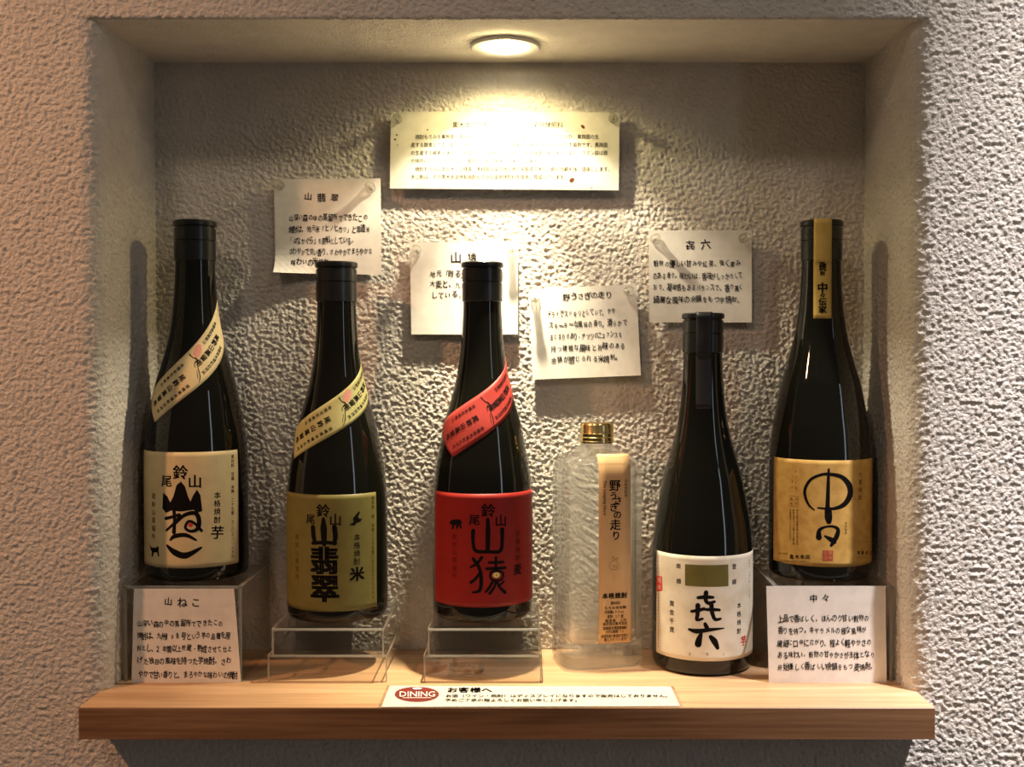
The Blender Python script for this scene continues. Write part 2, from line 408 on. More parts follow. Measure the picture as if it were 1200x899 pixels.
# ------------------------------------------------------------------ wall notes, pushed off the rough wall by their pins
def note(name, corners, Y, label, mat_, curl=0.0, seed=0, th=.0002, cat='note', group=None):
    """corners TL,TR,BR,BL in the photograph at depth Y; sheet hangs nearly flat with slight curl"""
    P = [at_y(x, y, Y) for x, y in corners]
    o0 = (P[0]+P[1]+P[2]+P[3])/4
    rnd = random.Random(seed); a1, a2, a3 = [rnd.uniform(0, 6) for _ in range(3)]
    def base(s, t):               # s right, t down, 0..1
        p = P[0]*(1-s)*(1-t) + P[1]*s*(1-t) + P[2]*s*t + P[3]*(1-s)*t
        lift = .0006*math.sin(3*s+a1)*math.sin(2.3*t+a2)*min(1, t*3) + .0005*math.sin(5*t+a3)*t
        cc = curl * (max(0, t-.75)/.25)**2 * (max(0, (.5-s))/.5)**2 * 4
        return Vector((p.x, p.y - lift - cc, p.z))
    def pxmap(px, py, eps):       # photo pixel -> on sheet, by inverse bilinear (corners nearly rectangular)
        s = t = .5
        for _ in range(6):
            cx = [(corners[0][j]*(1-s)*(1-t)+corners[1][j]*s*(1-t)+corners[2][j]*s*t+corners[3][j]*(1-s)*t) for j in (0,1)]
            dsx = [(corners[1][j]-corners[0][j])*(1-t)+(corners[2][j]-corners[3][j])*t for j in (0,1)]
            dtx = [(corners[3][j]-corners[0][j])*(1-s)+(corners[2][j]-corners[1][j])*s for j in (0,1)]
            ex, ey = px-cx[0], py-cx[1]; det = dsx[0]*dtx[1]-dsx[1]*dtx[0]
            s += (ex*dtx[1]-ey*dtx[0])/det; t += (dsx[0]*ey-dsx[1]*ex)/det
        q = base(s, t); return q + Vector((0, -eps, 0)) - o0
    n = 16; vs = []; fs = []
    for L in (0, 1):
        for j in range(n+1):
            for i in range(n+1):
                q = base(i/n, j/n) - o0; vs.append((q.x, q.y + (th if L else 0), q.z))
    K = (n+1)**2
    for j in range(n):
        for i in range(n):
            a = j*(n+1)+i; fs += [(a, a+n+1, a+n+2, a+1), (K+a, K+a+1, K+a+n+2, K+a+n+1)]
    for i in range(n):
        a = i; fs.append((a, a+1, K+a+1, K+a)); a = n*(n+1)+i; fs.append((a+1, a, K+a, K+a+1))
        a = i*(n+1); fs.append((a+n+1, a, K+a, K+a+n+1)); a = i*(n+1)+n; fs.append((a, a+n+1, K+a+n+1, K+a))
    o = link(name, mesh(name, vs, fs), mat_, smooth=False, loc=o0); tag(o, label, cat, group)
    return o, (lambda eps=.00025: (lambda u, v: pxmap(u, -v, eps)))
def hand(o, mp, title, ty, tx0, tx1, th, rows, m='ink', size=8.5, slope=0):
    k = Ink(); t = title
    k.row(t, tx0, tx1, -ty, th, .012, .5, w=th, slope=slope)
    for text, x0, x1, y in rows: k.row(text, x0, x1, -y, size, .014, .55, w=min(size, (x1-x0)/len(text)*.98), slope=slope)
    k.build('handwriting', mp(), M[m], o)
YN = D - .0085
o, mp = note('printed_notice', [(458,131),(726,132),(725,223),(457,221)], YN, 'wide printed notice in the bright lamplight, topmost on the niche wall', M['notice'], 0, 1, cat='notice')
k = Ink()
k.row('黒木本店特製、焼酎もろみ生菌発酵飼料', 530, 660, -146.5, 8.0)
X0, X1 = 481.5, 707
full = 44
def prow(t, y):
    u = (X1-X0)/full; k.row(t, X0, X0+u*len(t), -y, 6.0)
prow('　焼酎もろみを黒麹菌で再発酵させた生菌発酵飼料は各種ビタミン・ミネラルの外、黒麹菌の生', 160.3)
prow('産する酵素とクエン酸及び焼酎もろみにあるオリゴ糖等、多糖類を大量に含んだ生菌剤です。黒麹菌', 169.8)
prow('の生産する酵素は消化力と免疫抵抗力を高める力があり、豚を健康に育てます。また、クエン酸は豚', 179.2)
prow('の体内にグリコーゲンとして蓄積され肉の旨味、甘味となります。', 188.6)
prow('　焼酎もろみにあるオリゴ糖等、多糖類は腸内微生物の栄養源であり、豚の内臓を強く健康にします。', 198.2)
prow('あじ豚は、その黒木本店特製焼酎もろみ生菌発酵飼料を使用し育成しています。', 207.4)
k.build('printed_text', mp(), M['faint_ink'], o)
k = Ink()
for x, y, a, b, r in ((683,148.5,3,1.8,-.8),(670,211,3.4,2.3,.6),(465,158,1.2,1,0),(463,163.5,1.4,1.2,0),(501,152,1,.8,0),(466,170,.8,.6,0),(664,154,1,.6,0),(693,220,.9,.7,0),(556,216,.7,.6,0)):
    k = Ink(); k.ellipse(x, -y, a, b, 7, r); k.build('brown_stain', mp(), M['brown_ink'], o)
o, mp = note('handwritten_note', [(321,210),(446,209),(447,322),(323,320)], YN+.002, 'handwritten note behind the cap of the olive-labelled bottle', M['note'], .0025, 2)
hand(o, mp, '山翡翠', 230.5, 354, 400, 11, [('山深い森の中の蒸留所でできたこの', 338, 431, 255),('焼酎は、地元米「ヒノヒカリ」と酒造米', 338, 434, 268),('「はなかぐら」を原料としている。', 338, 417, 282),('さわやかで甘い香り、さわやかでまろやかな', 338, 436, 295),('味わいの米焼酎。', 341, 392, 307)])
o, mp = note('handwritten_note', [(480,284),(607,283),(607,392),(482,392)], YN+.002, 'handwritten note behind the cap of the red-labelled bottle', M['note'], 0, 3)
hand(o, mp, '山猿', 300.5, 525, 562, 12, [('地元「甦る大地」でとれた', 503, 592, 321),('大麦と、九州産の麦を使', 503, 585, 333),('している。風味の良い', 505, 585, 345)])
o, mp = note('handwritten_note', [(620,339),(746,333),(751,440),(624,445)], YN+.002, 'slightly tilted handwritten note on the wall above the clear bottle', M['note'], 0, 4)
hand(o, mp, '野うさぎの走り', 348, 660, 717, 9.5, [('ドライでスッキリとしていて、やや', 641, 721, 368.5),('スモーキーな風味の香り。滑らかで', 643, 735, 382),('まとまりがあり、ナッツのニュアンスを', 644, 729, 395.5),('持つ複雑な風味と旨味のある', 645, 733, 409),('余韻が感じられる米焼酎。', 646, 728, 422.5)], slope=.045)
o, mp = note('handwritten_note', [(760,270),(881,270),(881,378),(761,378)], YN+.002, 'handwritten note above the shortest dark bottle, right of the tilted note', M['note'], 0, 5)
hand(o, mp, '㐂六', 287, 800, 836, 11.5, [('穀物の優しい甘みや紅茶、強く厚み', 765, 868, 309),('のある香り。味わいは、香味がしっかりして', 765, 870, 323),('おり、凝縮感もあるバランスで、香り高く', 765, 871, 337),('綺麗な風味の余韻をもつ芋焼酎。', 766, 871, 351)])
# the two notes leaning on the tall risers
YF = .0255
o, mp = note('handwritten_note', [(157,690),(274,690),(283,802),(154,802)], YF, 'pinkish handwritten note leaning under the cream-labelled bottle at left', M['note'], 0, 6)
hand(o, mp, '山ねこ', 705, 189, 238, 11, [('山深い森の中の蒸留所でできたこの', 160, 262, 730.5),('焼酎は、九州108号という芋の品種を原', 160, 270, 745),('料とし、2年間以上貯蔵・熟成させて仕上', 160, 272, 760),('げた独自の風味を持った芋焼酎。さわ', 161, 271, 774.5),('やかで甘い香りと、まろやかな味わいの焼酎', 162, 279, 790)])
o, mp = note('handwritten_note', [(898,687),(1038,687),(1039,803),(901,802)], YF, 'white handwritten note leaning under the gold-labelled bottle at right', M['note'], 0, 7)
hand(o, mp, '中々', 700, 947, 974, 11, [('上品で香ばしく、ほんのり甘い穀物の', 911, 1019, 724.5),('香りを持つ。キャラメルの様な風味が', 911, 1016, 738.5),('繊細に口中に広がり、程よく軽やかさの', 911, 1021, 753),('ある味わい。穀物の甘やかさが主体となり', 911, 1025, 767),('終始優しく香ばしい余韻をもつ麦焼酎。', 911, 1026, 781)])

# push pins
pinS = [((465,139),'left corner of the printed notice',YN,0),((719,138),'right corner of the printed notice',YN,0),
 ((327,217),'left corner of the note behind the olive-labelled bottle',YN+.002,1),((434,220),'right corner of the note behind the olive-labelled bottle',YN+.002,1),
 ((488,293),'left corner of the note behind the red-labelled bottle',YN+.002,1),((600,292),'right corner of the note behind the red-labelled bottle',YN+.002,1),
 ((627,349),'left corner of the tilted note above the clear bottle',YN+.002,1),((737,341),'right corner of the tilted note above the clear bottle',YN+.002,1),
 ((768,280),'left corner of the note above the shortest dark bottle',YN+.002,1),((872,279),'right corner of the note above the shortest dark bottle',YN+.002,1)]
first = None
for (x, y), lab, Y, _ in pinS:
    p = at_y(x, y, Y - .004)
    loc = (p.x, Y - .0012, p.z)
    if first is None:
        root = empty('push_pin', loc, label='clear push pin at upper '+lab, cat='pin', group='clear push pins in the wall notes')
        mb = MB(); mb.lathe([(.0040,0),(.0043,.0006),(.0040,.0016),(.0031,.0022),(.0027,.0068),(.0030,.0080),(.0038,.0086),(.0040,.0096),(.0034,.0106),(.0008,.0110)], 24)
        h = mb.build('pin_head', M['pin_plastic'], root, smooth=True)
        mb = MB(); mb.lathe([(.0005,.004),(.0005,-.008),(.00005,-.0105)], 10); nd = mb.build('pin_needle', M['steel'], root, smooth=True)
        for q in (h, nd): q.rotation_euler = (PI/2, 0, 0)
        first = root
    else:
        root = first.copy(); COL.objects.link(root); root.location = loc; root['label'] = 'clear push pin at upper '+lab
        for ch in (h, nd):
            c = ch.copy(); COL.objects.link(c); c.parent = root

# ------------------------------------------------------------------ counter card on the shelf
P = [at_z(447,829.5,0), at_z(797,828.5,0), at_z(786,805.5,0), at_z(457,804.5,0)]
c0 = (P[0]+P[1]+P[2]+P[3])/4
root = empty('counter_card', (c0.x, c0.y, 0), label='laminated white card with red oval logo lying on the shelf', cat='sign')
def cardmap(z):
    def f(u, v):                       # photo px -> on the card plane
        q = at_z(u, -v, 0); return Vector((q.x-c0.x, q.y-c0.y, z))
    return f
def flat(mb, pts, z0, z1):
    slab(mb, [(p.x-c0.x, p.y-c0.y) for p in pts], z0, z1)
mb = MB(); ex = [c0 + (p-c0)*1.0 + Vector(((.0025 if p.x>c0.x else -.0025), (.0018 if p.y>c0.y else -.0018), 0)) for p in P]
flat(mb, ex, .0001, .0004); mb.build('laminate', M['laminate'], root)
mb = MB(); flat(mb, P, .00045, .0006); mb.build('paper', M['sign'], root)
cm = cardmap(.0009)
k = Ink(); k.ellipse(488.5, -815, 26, 8.8, 40); k.build('logo_oval', cm, M['logo_red'], root)
k = Ink(); k.latin('DINING', 489, -815.6, 8.8, 0, centre=True, sx=1.4); k.poly([(483,-808.6),(485.5,-810.6),(492.5,-810.6),(495,-808.6),(489,-808.0)]); k.rect(472,-820.6,505,-820.1)
k.build('logo_lettering', cardmap(.0016), M['white_ink'], root)
k = Ink()
for i, ch in enumerate('お客様へ'): k.glyph(ch, 530+i*13.5, -810, 6.4, 13, bold=.03)
a = 'お酒（ワイン・焼酎）はディスプレイになりますので販売はしておりません。'
b = '予めご了承の程よろしくお願い申し上げます。'
for t, x0, x1, y in ((a, 522, 787, 817), (b, 521, 681, 822)):
    st = (x1-x0)/len(t)
    for i, ch in enumerate(t): k.glyph(ch, x0+st*(i+.5), -y, 3.9, st*.98, bold=.02)
k.build('lettering', cm, M['ink'], root)

# ------------------------------------------------------------------ acrylic risers
def sheet(mb, a, b): mb.box(a, b)
def riser(cx, z0, w, h, y0, y1, label, mode='front', group=None):
    """clear acrylic riser: top plate with front and back legs ('front') or side legs ('side')"""
    t = .0022
    root = empty('display_riser', (cx, y0, z0), label=label, cat='riser', group=group)
    d = y1-y0; e = .0007
    mb = MB(); mb.box((-w/2, 0, h-t), (w/2, d, h)); mb.build('top_plate', M['acrylic'], root)
    if mode == 'front':
        for nm, ya in (('front_panel', 0), ('back_panel', d-t)):
            mb = MB(); mb.box((-w/2, ya, 0), (w/2, ya+t, h-t-.0001)); mb.build('panel', M['acrylic'], root)
        mb = MB()
        for ya in (0, d-t):
            mb.box((-w/2-.0002, ya-.0001, 0), (-w/2+e, ya+t+.0001, h)); mb.box((w/2-e, ya-.0001, 0), (w/2+.0002, ya+t+.0001, h))
            mb.box((-w/2, ya-.0002, h-t*.8), (w/2, ya+.0004, h+.0001)); 
        for sx in (-w/2, w/2): mb.box((sx-.0003, 0, h-t), (sx+.0003, d, h+.0001))
        mb.build('polished_edge', M['acrylic_edge'], root)
    else:
        for sx in (-1, 1):
            a, b = sorted((sx*w/2, sx*(w/2-t))); mb = MB(); mb.box((a, 0, 0), (b, d, h-t-.0001)); mb.build('panel', M['acrylic'], root)
        mb = MB()
        for sx in (-1, 1):
            a, b = sorted((sx*w/2, sx*(w/2-t)))
            for ya, yb in ((-.0002, e), (d-e, d+.0002)): mb.box((a, ya, 0), (b, yb, h))
            mb.box((a-.0001, 0, h-e), (b+.0001, d, h+.0001))
        for ya, yb in ((-.0002, e), (d-e, d+.0002)): mb.box((-w/2, ya, h-t), (w/2, yb, h+.0001))
        mb.build('polished_edge', M['acrylic_edge'], root)
    return root
Y0, Y1 = .027, .1165
for (l0, l1, u0, u1, nm) in ((314,453,319,449,'olive-labelled'), (497,634,502,632,'red-labelled')):
    a, b = at_y(l0, 790, Y0).x, at_y(l1, 790, Y0).x
    riser((a+b)/2, 0.0002, b-a, .0208, Y0, Y1, 'low clear acrylic riser on the shelf, lower of the two under the %s bottle' % nm)
    a, b = at_y(u0, 755, Y0).x, at_y(u1, 755, Y0).x
    riser((a+b)/2, .0212, b-a, .0204, Y0, Y1, 'low clear acrylic riser, upper of the two under the %s bottle' % nm)
HR = .0743
riser(-.2675, .0002, .091, HR, .0275, Y1, 'tall clear acrylic riser behind the pinkish leaning note at left', 'side')
riser(.2355, .0002, .091, HR, .0275, Y1, 'tall clear acrylic riser behind the white leaning note at right', 'side')

# ------------------------------------------------------------------ dark bottles
PROF = [(.034,0.0006),(.0378,.0004),(.0396,.0018),(.0405,.005),(.0407,.012),(.0407,.085),(.0405,.094),(.0402,.1015),(.0390,.114),(.0378,.123),(.0361,.132),(.0333,.147),(.0312,.157),(.0277,.169),(.0238,.183),(.0208,.196),(.0183,.212),(.0169,.227),(.0160,.242),(.0155,.257)]
PROF = [(r, z*.9945 if z > .1 else z) for r, z in PROF]
def smooth_prof(pr, m=4):
    out = []
    for i in range(len(pr)-1):
        p0, p1, p2, p3 = pr[max(i-1,0)], pr[i], pr[i+1], pr[min(i+2,len(pr)-1)]
        for k in range(m):
            t = k/m; out.append(tuple(.5*((2*p1[j])+(-p0[j]+p2[j])*t+(2*p0[j]-5*p1[j]+4*p2[j]-p3[j])*t*t+(-p0[j]+3*p1[j]-3*p2[j]+p3[j])*t**3) for j in (0,1)))
    return out + [pr[-1]]
PR = PROF[:5] + smooth_prof(PROF[5:], 3)
def rad(z):
    z = max(PR[0][1], min(z, PR[-1][1]))
    for (r0, z0), (r1, z1) in zip(PR, PR[1:]):
        if z0 <= z <= z1 and z1 > z0: return r0 + (r1-r0)*(z-z0)/(z1-z0)
    return PR[-1][0]
def hit(loc, px, py):
    """angle and height where the line of sight through a photo pixel meets the bottle"""
    d = ray(px, py); a = (loc[1]-.06-CAM.y)/d.y; best = None
    for i in range(280):
        p = CAM + d*(a + i*.00025); r = math.hypot(p.x-loc[0], p.y-loc[1]); e = r - rad(p.z-loc[2])
        if e <= 0: return math.atan2(p.x-loc[0], -(p.y-loc[1])), p.z-loc[2]
        if best is None or e < best[0]: best = (e, math.atan2(p.x-loc[0], -(p.y-loc[1])), p.z-loc[2])
    return best[1], best[2]
def on(th, z, eps):
    r = rad(z)+eps; return Vector((r*math.sin(th), -r*math.cos(th), z))
def patch(name, th0, th1, z0, z1, eps, m, parent, n=64, nz=24):
    vs = []; fs = []
    for j in range(nz+1):
        for i in range(n+1): vs.append(on(th0+(th1-th0)*i/n, z0+(z1-z0)*j/nz, eps))
    for j in range(nz):
        for i in range(n):
            a = j*(n+1)+i; fs.append((a, a+1, a+n+2, a+n+1))
    o = link(name, mesh(name, vs, fs), m, parent, smooth=True)
    s = o.modifiers.new('thick', 'SOLIDIFY'); s.thickness = .00012; s.offset = -1
    return o
class Bottle:
    def __init__(s, px, pyb, Yc, zb, label, thcap=None):
        x = at_y(px, 600, Yc).x; s.loc = (x, Yc, zb); s.view = math.atan2(x, Yc-CAM.y)   # azimuth of the line of sight
        s.root = empty('shochu_bottle', s.loc, label=label, cat='bottle', group='dark shochu bottles in the niche')
        mb = MB(); mb.lathe(PR, 96); g = mb.build('glass_body', M['black_glass'], s.root); sharp(g, 50)
        mb = MB(); mb.lathe([(.0158,.2555),(.0164,.2560),(.0164,.2705),(.0158,.2709),(.0158,.2716),(.0165,.2720),(.0165,.2815),(.0156,.2820),(.0156,.2830),(.0170,.2834),(.0173,.2845),(.0172,.2868),(.0163,.2877),(.006,.2879)], 64)
        c = mb.build('cap', M['black_cap'], s.root, loc=(0,0,-.0015)); sharp(c, 30)
        s.capr = .0174
    def P(s, px, py): return hit(s.loc, px, py)
    def label(s, x0, y0, x1, y1, m, th0=None, th1=None, name='label'):
        """(x0,y0)-(x1,y1): where the label's top centre and bottom edges run"""
        xm = (x0+x1)/2; _, zt = s.P(xm, y0); _, zb = s.P(xm, y1)
        a = s.P(x0, (y0+y1)/2)[0] if th0 is None else th0; b = s.P(x1, (y0+y1)/2)[0] if th1 is None else th1
        s.lab = patch(name, a, b, zb, zt, .00018, M[m], s.root); s.ar = (a, b, zb, zt); return s.lab
    def ink(s, m, fn, name='lettering', parent=None, eps=.00028, cut=.002):
        """fn(k, q, c): q maps a photo pixel to unrolled metres, c = metres per pixel"""
        k = Ink(); c = (s.loc[1]-.04-CAM.y)/F
        def q(px, py): th, z = s.P(px, py); return (th*.0407, z)
        fn(k, q, c)
        return k.build(name, lambda u, v: on(u/.0407, v, eps), M[m], parent or s.lab, cutw=cut)
def zoomer(ox, oy, sc): return lambda x, y: (ox + x/sc, oy + y/sc)

def ribbon(B, A, Bq, Cq, Dq, m, txt_m='ink', seal='seal_pink', ext=1.12):
    """diagonal band round the shoulder. A upper left, B upper right, C lower right, D lower left tip (photo px)"""
    th = [B.P(*p) for p in (A, Bq, Cq, Dq)]
    (ta, za), (tb, zb), (tc, zc), (td, zd) = th
    def f(s, t, eps):       # s from upper right (0) to lower left (1), t across from upper to lower edge
        ut, uz = tb+(ta-tb)*s, zb+(za-zb)*s; lt, lz = tc+(td-tc)*s, zc+(zd-zc)*s
        return on(ut+(lt-ut)*t, uz+(lz-uz)*t, eps)
    vs = []; fs = []; n = 56; q = 10
    for i in range(n+1):
        for j in range(q+1): vs.append(f(1-ext+ext*i/n, j/q, .00025))
    for i in range(n):
        for j in range(q):
            a = i*(q+1)+j; fs.append((a, a+1, a+q+2, a+q+1))
    o = link('neck_band', mesh('neck_band', vs, fs), M[m], B.root, smooth=True)
    sm = o.modifiers.new('thick', 'SOLIDIFY'); sm.thickness = .00012; sm.offset = -1
    L = (f(0,.5,0)-f(.5,.5,0)).length + (f(.5,.5,0)-f(1,.5,0)).length; Wd = (f(.5,0,0)-f(.5,1,0)).length
    # local ink frame: u across the band (0..Wd), v = -along (0..-L)
    def put(k, mm, name, eps=.0005):
        k.build(name, lambda u, v: f(-v/L, u/Wd, eps), M[mm], o, cutw=.0018, cutv=.0012)
    R0 = .03; kb = Ink()
    def tz(a, t):
        p = f(a, t, 0); return math.atan2(p.x, -p.y), p.z, math.hypot(p.x, p.y)
    def bandcol(text, t, s0, s1_, h, bold):
        for i, ch in enumerate(text):
            a = s0 + (s1_-s0)*(i+.5)/len(text); th0, z0, r0 = tz(a, t); th1, z1, r1 = tz(a+.01, t)
            dx, dz = (th1-th0)*r0, z1-z0; m_ = math.hypot(dx, dz) or 1; ux, uz = -dx/m_, -dz/m_     # 'up' of the character: back along the band
            G.ensure(ch, bold); vs_, fs_, _ = G.c[(ch, bold)]; n0 = len(kb.v)
            for x, y in vs_:
                a_, b_ = (x-.5)*h, y*h
                kb.v.append(((th0 + (a_*uz + b_*ux)/r0)*R0, z0 + (-a_*ux + b_*uz)))
            kb.f += [tuple(q_+n0 for q_ in ff) for ff in fs_]
    for s0 in (.06, .56):
        bandcol('尾鈴山蒸留所', .50, s0+.02, s0+.40, .0051, .03)
        bandcol('有限会社尾鈴山', .20, s0, s0+.26, .0030, .02)
        bandcol('宮崎県木城町石河内', .80, s0+.02, s0+.38, .0030, .02)
    kb.build('lettering', lambda u, v: on(u/R0, v, .0006), M[txt_m], o)
    k = Ink()
    s1 = .50*L
    k.stroke([(.10*Wd,-s1*.97),(.25*Wd,-s1*.93),(.38*Wd,-s1*.87),(.55*Wd,-s1*.90),(.80*Wd,-s1*.93),(.92*Wd,-s1*.99)], [.0009,.0005,.0011,.0005,.0008,.0004])
    k.stroke([(.38*Wd,-s1*.87),(.42*Wd,-s1*.94),(.52*Wd,-s1*.95)], .0005); k.stroke([(.62*Wd,-s1*.94),(.82*Wd,-s1*.985)], .0004)
    put(k, txt_m, 'mountain_drawing')
    if seal:
        k = Ink(); k.ellipse(.22*Wd, -.40*L, .0045, .0045, 28); put(k, seal, 'seal', .0004)
    return o

# -- cream label
B1 = Bottle(231, 686, .0765, HR+.0004, 'dark bottle with cream label and cream shoulder band, leftmost, on tall riser')
zz = zoomer(140, 440, 3.4615)
B1.label(169, 530, 279, 666, 'cream', th0=math.radians(-97))
def f1(k, q, c):
    Z = lambda x, y: q(*zz(x, y)); s = c/3.4615
    k.poly([Z(*p) for p in [(178,475),(195,490),(207,515),(220,490),(232,445),(250,430),(266,450),(278,490),(288,512),(300,485),(314,463),(328,485),(336,550),(318,556),(300,545),(250,552),(210,548),(190,558),(176,540)][::-1]])
    k.stroke([Z(222,548),(Z(224,590)),Z(222,636)], [15*s,13*s,17*s])
    k.stroke([Z(190,580),Z(222,572),Z(246,566),Z(222,600),Z(192,628)], [14*s,12*s,12*s,11*s,10*s])
    k.stroke([Z(222,606),Z(262,568),Z(305,558),Z(322,582),Z(318,620),Z(290,632),Z(268,618),Z(280,592),Z(305,600),Z(333,630)], [11*s,15*s,17*s,18*s,17*s,12*s,11*s,11*s,11*s,12*s])
    k.stroke([Z(207,668),Z(225,652),Z(270,648),Z(311,668)], [8*s,18*s,17*s,8*s])
    k.stroke([Z(195,690),Z(225,718),Z(270,730),Z(332,698)], [10*s,26*s,26*s,8*s])
    for ch, x, y, h, r in (('鈴',247,393,62,0),('尾',192,428,50,0),('山',306,430,58,0),('芋',397,637,58,-.1)):
        k.glyph(ch, *Z(x,y), h*s, None, r, .022, 0)
    for ch in enumerate('本格焼酎'): k.glyph(ch[1], *Z(396,486+33*ch[0]), 30*s, None, 0, .012)
    for i, ch in enumerate('尾鈴山蒸留所'): k.glyph(ch, *Z(140,490+32.5*i), 26*s, None, 0, .008)
    t = '原材料　甘藷　米麹／二十五度／七二〇ミリリットル'
    for i, ch in enumerate(t): k.glyph(ch, *Z(458,330+i*(420/len(t))), 17*s, None, 0, .008)
    k.poly([Z(*p) for p in [(124,680),(128,692),(133,698),(150,699),(158,691),(161,700),(160,712),(163,734),(158,734),(154,718),(142,718),(137,735),(132,735),(133,715),(128,705)][::-1]])
B1.ink('ink', f1)
B1.ink('red_ink', lambda k, q, c: k.ellipse(*q(*zz(289,606)), .0018, .0018, 12), name='red_dot')
ribbon(B1, (175,463), (252,363), (262,408), (182,495), 'cream')

# -- olive label
B2 = Bottle(395.5, 733, .0790, .0418, 'dark bottle with olive-gold label and yellow-green shoulder band on stacked low risers')
zz2 = zoomer(300, 560, 3.4615)
B2.label(337, 580, 441, 717, 'olive', th0=math.radians(-92))
def f2(k, q, c):
    Z = lambda x, y: q(*zz2(x, y)); s = c/3.4615
    k.stroke([Z(274,165),Z(275,205),Z(277,268)], [12*s,28*s,20*s]); k.stroke([Z(232,200),Z(235,240),Z(242,266)], [20*s,20*s,14*s])
    k.stroke([Z(318,200),Z(322,240),Z(316,268)], [20*s,20*s,14*s]); k.stroke([Z(232,264),Z(280,262),Z(322,266)], 15*s)
    k.glyph('翡', *Z(276,335), 118*s, 122*s, 0, .040); k.glyph('翠', *Z(278,448), 118*s, 124*s, 0, .040)
    for ch, x, y, h in (('鈴',272,133,56),('尾',222,167,42),('山',322,170,52)): k.glyph(ch, *Z(x,y), h*s, None, 0, .02)
    k.glyph('米', *Z(410,389), 60*s, 66*s, 0, .035)
    for i, ch in enumerate('本格焼酎'): k.glyph(ch, *Z(409,240+33*i), 30*s, None, 0, .006)
    t = '原材料　米　米麹／二十五度／七二〇ミリリットル'
    for i, ch in enumerate(t): k.glyph(ch, *Z(473,82+i*(420/len(t))), 15*s, None, 0, .004)
    k.poly([Z(*p) for p in [(376,190),(396,180),(392,165),(404,150),(416,136),(421,140),(413,160),(420,166),(430,164),(424,176),(408,182),(398,192)][::-1]])
B2.ink('ink', f2)
def f2b(k, q, c):
    Z = lambda x, y: q(*zz2(x, y)); s = c/3.4615
    for i, ch in enumerate('尾鈴山蒸留所'): k.glyph(ch, *Z(168,240+32*i), 26*s, None, 0, .004)
B2.ink('brown_ink', f2b, name='faint_lettering')
ribbon(B2, (340,503), (423,422), (431,464), (345,538), 'olive_band')

# -- red label
B3 = Bottle(565.5, 733, .0790, .0418, 'dark bottle with red label and red shoulder band on stacked low risers')
zz3 = zoomer(480, 560, 3.4556)
B3.label(513.5, 579, 622, 712, 'red', th0=math.radians(-68), th1=math.radians(86))
def f3(k, q, c):
    Z = lambda x, y: q(*zz3(x, y)); s = c/3.4556
    k.stroke([Z(316,168),Z(317,220),Z(316,296)], [14*s,20*s,18*s]); k.stroke([Z(258,215),Z(257,255),Z(268,295),Z(316,299),Z(366,296),Z(374,250),Z(374,210)], [18*s,14*s,15*s,13*s,15*s,16*s,20*s])
    k.stroke([Z(292,322),Z(275,345),Z(248,362)], [13*s,12*s,9*s]); k.stroke([Z(258,328),Z(282,365),Z(290,410),Z(284,455),Z(256,464)], [14*s,14*s,16*s,14*s,8*s])
    k.stroke([Z(284,385),Z(268,408),Z(248,424)], [10*s,12*s,12*s])
    k.stroke([Z(349,322),Z(349,368)], 11*s); k.stroke([Z(322,343),Z(378,341)], 11*s); k.stroke([Z(312,368),Z(386,364)], 12*s)
    k.stroke([Z(328,382),Z(350,376),Z(374,382),Z(378,400),Z(366,414),Z(338,414),Z(326,402),Z(328,382)], 9*s)
    k.stroke([Z(338,416),Z(325,440),Z(308,462)], [11*s,12*s,9*s]); k.stroke([Z(348,418),Z(344,440),Z(324,468)], [10*s,10*s,12*s]); k.stroke([Z(352,418),Z(366,445),Z(386,464)], [10*s,12*s,14*s])
    k.stroke([Z(380,420),Z(364,436)], 9*s)
    for ch, x, y, h in (('鈴',318,132,58),('尾',263,170,46),('山',369,172,54)): k.glyph(ch, *Z(x,y), h*s, None, 0, .02)
    k.glyph('麦', *Z(437,370), 48*s, None, 0, .03)
    k.poly([Z(*p) for p in [(162,180),(172,170),(190,168),(204,168),(212,178),(214,186),(208,184),(212,205),(205,205),(200,190),(196,206),(189,206),(189,190),(182,192),(178,208),(170,208),(174,190),(166,188)][::-1]])
B3.ink('ink', f3)
def f3b(k, q, c):
    Z = lambda x, y: q(*zz3(x, y)); s = c/3.4556
    for i, ch in enumerate('尾鈴山蒸留所'): k.glyph(ch, *Z(183,238+31.5*i), 25*s, None, 0, .004)
def f3c(k, q, c):
    Z = lambda x, y: q(*zz3(x, y)); s = c/3.4556
    for i, ch in enumerate('本格焼酎'): k.glyph(ch, *Z(437,225+33*i), 26*s, None, 0, .004)
    t = '原材料　麦　麦麹／二十五度／七二〇ミリ'
    for i, ch in enumerate(t): k.glyph(ch, *Z(478,85+i*21), 13*s, None, 0, 0)
B3.ink('maroon_ink', f3b, name='faint_lettering'); B3.ink('maroon_ink', f3c, name='faint_lettering')
B3.ink('yellow_ink', lambda k, q, c: k.ellipse(*q(*zz3(351,394)), .0029, .0022, 16), name='yellow_eye')
B3.ink('ink', lambda k, q, c: k.ellipse(*q(*zz3(351,394)), .0005, .0005, 8), name='pupil', eps=.00045)
ribbon(B3, (517,497), (592,426), (601,468), (531,536), 'red_band', seal='red_ink' if False else None)

